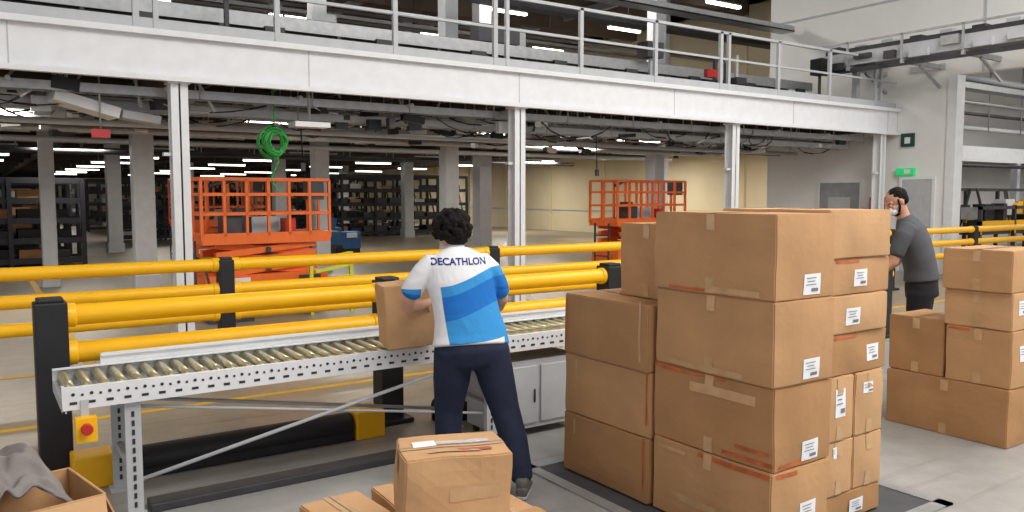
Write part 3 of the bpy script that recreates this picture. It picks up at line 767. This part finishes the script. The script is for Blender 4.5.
def empty(name, loc, rz):
    e = bpy.data.objects.new(name, None); COL.objects.link(e); e.location = loc; e.rotation_euler = (0, 0, math.radians(rz)); e.empty_display_size = .2
    return e

# ---- woman
W = empty('woman', (2.42, 4.03, 0), -20)
b = B()
b.loft([(0, 0, 1.0, .170, .12), (0, -.005, .92, .200, .145), (.005, -.02, .84, .216, .158), (.01, -.015, .77, .203, .142)], 'navy', seg=28, cap=.3)
b.loft([(-.10, -.01, .84, .12, .135), (-.112, .01, .66, .110, .114), (-.125, .04, .48, .086, .09), (-.13, .035, .3, .078, .082), (-.13, .03, .1, .064, .068)], 'navy')
b.loft([(.11, -.015, .84, .12, .136), (.15, -.03, .66, .110, .114), (.195, -.065, .48, .088, .092), (.235, -.14, .3, .080, .084), (.265, -.205, .1, .066, .070)], 'navy')
b.done('trousers', parent=W, remesh=.011, smooth=4)
b = B()
b.loft([(.0, -.015, .865, .232, .165), (-.0, .0, .93, .220, .155), (-.015, .01, 1.03, .198, .140), (-.03, .025, 1.13, .193, .132), (-.05, .045, 1.24, .202, .133), (-.065, .065, 1.33, .198, .118), (-.07, .08, 1.385, .155, .092), (-.072, .095, 1.425, .082, .068)], 'polo', seg=32, cap=.15)
b.loft([(-.20, .07, 1.35, .072), (-.265, .075, 1.29, .070), (-.315, .085, 1.22, .066), (-.34, .10, 1.17, .064)], 'polo')
b.loft([(.07, .07, 1.35, .072), (.14, .075, 1.29, .070), (.185, .09, 1.21, .066), (.205, .11, 1.155, .063)], 'polo')
shirt = b.done('polo_shirt', parent=W, remesh=.009, smooth=3)
b = B(); b.loft([(-.074, .092, 1.405, .068, .064), (-.075, .106, 1.445, .060, .058)], 'polo', cap=0); b.done('collar', parent=W)
b = B()
b.loft([(-.07, .09, 1.38, .055), (-.075, .115, 1.46, .050), (-.075, .13, 1.53, .052)], 'skin')
b.loft([(-.32, .09, 1.22, .048), (-.355, .12, 1.13, .044), (-.35, .16, 1.08, .043), (-.28, .27, 1.07, .037), (-.20, .385, 1.07, .027)], 'skin')
b.loft([(.19, .10, 1.2, .048), (.22, .13, 1.115, .044), (.21, .17, 1.07, .043), (.13, .28, 1.03, .037), (.04, .39, 1.0, .027)], 'skin')
b.done('arms_and_neck', parent=W, remesh=.008, smooth=3)
hand(W, (-.20, .385, 1.07), (.32, .95, -.15), (-.9, .3, .2), -1, 'skin', 30, 'left_hand')
hand(W, (.04, .39, 1.0), (-.3, .95, .0), (.9, .3, .2), 1, 'skin', 30, 'right_hand')
head(W, (-.088, .145, 1.535), 22, 8, 'skin', 'curly')
shoe(W, -.13, .02, 3); shoe(W, .268, -.215, -22)
cu = bpy.data.curves.new('lettering', 'FONT'); cu.body = 'DECATHLON'; cu.size = .054; cu.align_x = 'CENTER'; cu.extrude = .001; cu.offset = .0014
to = bpy.data.objects.new('lettering_tmp', cu); COL.objects.link(to)
bpy.context.view_layer.update()
dg = bpy.context.evaluated_depsgraph_get()
me = bpy.data.meshes.new_from_object(to.evaluated_get(dg)); bpy.data.objects.remove(to)
lt = bpy.data.objects.new('shirt_lettering', me); COL.objects.link(lt); lt.parent = W
me.materials.clear(); me.materials.append(M['print'])
for v in me.vertices: v.co = Vector((-.07+v.co.x, -.3, 1.345+v.co.y))
sw = lt.modifiers.new('wrap', 'SHRINKWRAP'); sw.target = shirt; sw.wrap_method = 'PROJECT'; sw.use_project_y = True; sw.use_positive_direction = True; sw.use_negative_direction = True; sw.offset = .003; sw.wrap_mode = 'ABOVE_SURFACE'
hb = carton(2.31, 4.66, .785, .32, .30, .40, -14, 'card2', center=True, toptape='y', ry=-4)

# ---- man
Mn = empty('man', (6.92, 3.80, 0), 24)
b = B()
b.loft([(0, 0, 1.05, .165, .125), (0, 0, .96, .178, .135), (0, -.01, .86, .182, .135)], 'blackp', seg=28, cap=.3)
b.loft([(-.09, 0, .9, .098, .11), (-.10, .01, .7, .09, .095), (-.11, .03, .5, .07, .075), (-.11, .0, .3, .066, .07), (-.11, -.01, .1, .056, .06)], 'blackp')
b.loft([(.09, 0, .9, .098, .11), (.10, .01, .7, .09, .095), (.11, .03, .5, .07, .075), (.11, .0, .3, .066, .07), (.11, -.01, .1, .056, .06)], 'blackp')
b.done('trousers', parent=Mn, remesh=.012, smooth=4)
b = B()
b.loft([(0, 0, 1.0, .190, .145), (0, .01, 1.1, .182, .135), (-.01, .035, 1.22, .192, .135), (-.02, .07, 1.34, .210, .138), (-.03, .105, 1.45, .210, .122), (-.035, .13, 1.51, .155, .095), (-.04, .15, 1.555, .08, .07)], 'tee', seg=32, cap=.15)
b.loft([(-.195, .11, 1.465, .075), (-.26, .13, 1.4, .073), (-.285, .16, 1.30, .068), (-.295, .18, 1.24, .066)], 'tee')
b.loft([(.135, .11, 1.465, .075), (.20, .13, 1.4, .073), (.23, .16, 1.30, .068), (.235, .18, 1.24, .066)], 'tee')
b.done('t_shirt', parent=Mn, remesh=.010, smooth=3)
b = B()
b.loft([(-.035, .13, 1.5, .06), (-.045, .165, 1.58, .055), (-.06, .19, 1.65, .056)], 'skin2')
b.loft([(-.285, .17, 1.28, .05), (-.305, .2, 1.17, .046), (-.31, .24, 1.13, .046), (-.32, .36, 1.15, .041), (-.31, .48, 1.16, .030)], 'skin2')
b.loft([(.23, .17, 1.28, .05), (.235, .2, 1.17, .046), (.22, .24, 1.13, .046), (.14, .36, 1.13, .041), (.05, .48, 1.13, .030)], 'skin2')
b.done('arms_and_neck', parent=Mn, remesh=.009, smooth=3)
hand(Mn, (-.31, .48, 1.16), (.1, .95, -.2), (-.5, .2, .8), -1, 'skin2', 30, 'left_hand')
hand(Mn, (.05, .48, 1.13), (-.35, .95, -.2), (.5, .2, .8), 1, 'skin2', 30, 'right_hand')
head(Mn, (-.105, .21, 1.690), 30, 34, 'skin2', 'short')
shoe(Mn, -.11, -.01, 4, 'black'); shoe(Mn, .11, -.01, -4, 'black')

# ------------------------------------------------------------------ lights
def area(name, loc, sx, sy, e, rot=(0, 0, 0), col=(1.0, .97, .92)):
    l = bpy.data.lights.new(name, 'AREA'); l.shape = 'RECTANGLE'; l.size = sx; l.size_y = sy; l.energy = e; l.color = col
    o = bpy.data.objects.new(name, l); COL.objects.link(o); o.location = loc; o.rotation_euler = [math.radians(a) for a in rot]; return o
area('hall_lamp', (6, -1, 8.1), 10, 4, 1000, rot=(22, 0, 0))
area('hall_lamp', (12.5, 3, 8.1), 6, 6, 680, rot=(12, 12, 0))
area('hall_lamp', (-4, 5, 8.1), 6, 6, 160)
for (x, y) in [(0, 14), (6, 14.5), (12, 15), (2, 22), (9, 23), (16, 22), (6, 34), (14, 38), (4, 50), (16, 54)]:
    area('deck_lamp_and_fill', (x, y, 3.0), 1.5, .4, 115, col=(1, .94, .84))
for (x, y) in [(20.5, 17), (21, 23), (20.5, 31), (20.5, 42)]:
    area('deck_lamp_and_fill', (x, y, 3.2), 1.5, .6, 180, col=(1, .95, .85))  # fill lights without fixtures, added to brighten the beige side wall
for (x, y) in [(4, 16), (13, 17), (8, 28), (18, 30)]:
    area('roof_lamp', (x, y, 8.0), 3, 1, 440, col=(1, .95, .86))
area('side_lamp', (26, 7, 5.4), 5, 5, 440)
w = bpy.data.worlds.new('world'); S.world = w; w.use_nodes = True
w.node_tree.nodes['Background'].inputs['Color'].default_value = (.96, .97, 1.0, 1)
w.node_tree.nodes['Background'].inputs['Strength'].default_value = 1.05

# ------------------------------------------------------------------ camera
cd = bpy.data.cameras.new('camera'); cd.sensor_width = 36; cd.lens = 28.125; cd.clip_end = 300
cam = bpy.data.objects.new('camera', cd); COL.objects.link(cam)
cam.location = (0, 0, 1.75); cam.rotation_euler = (math.radians(90-4.36), 0, math.radians(-34))
S.camera = cam
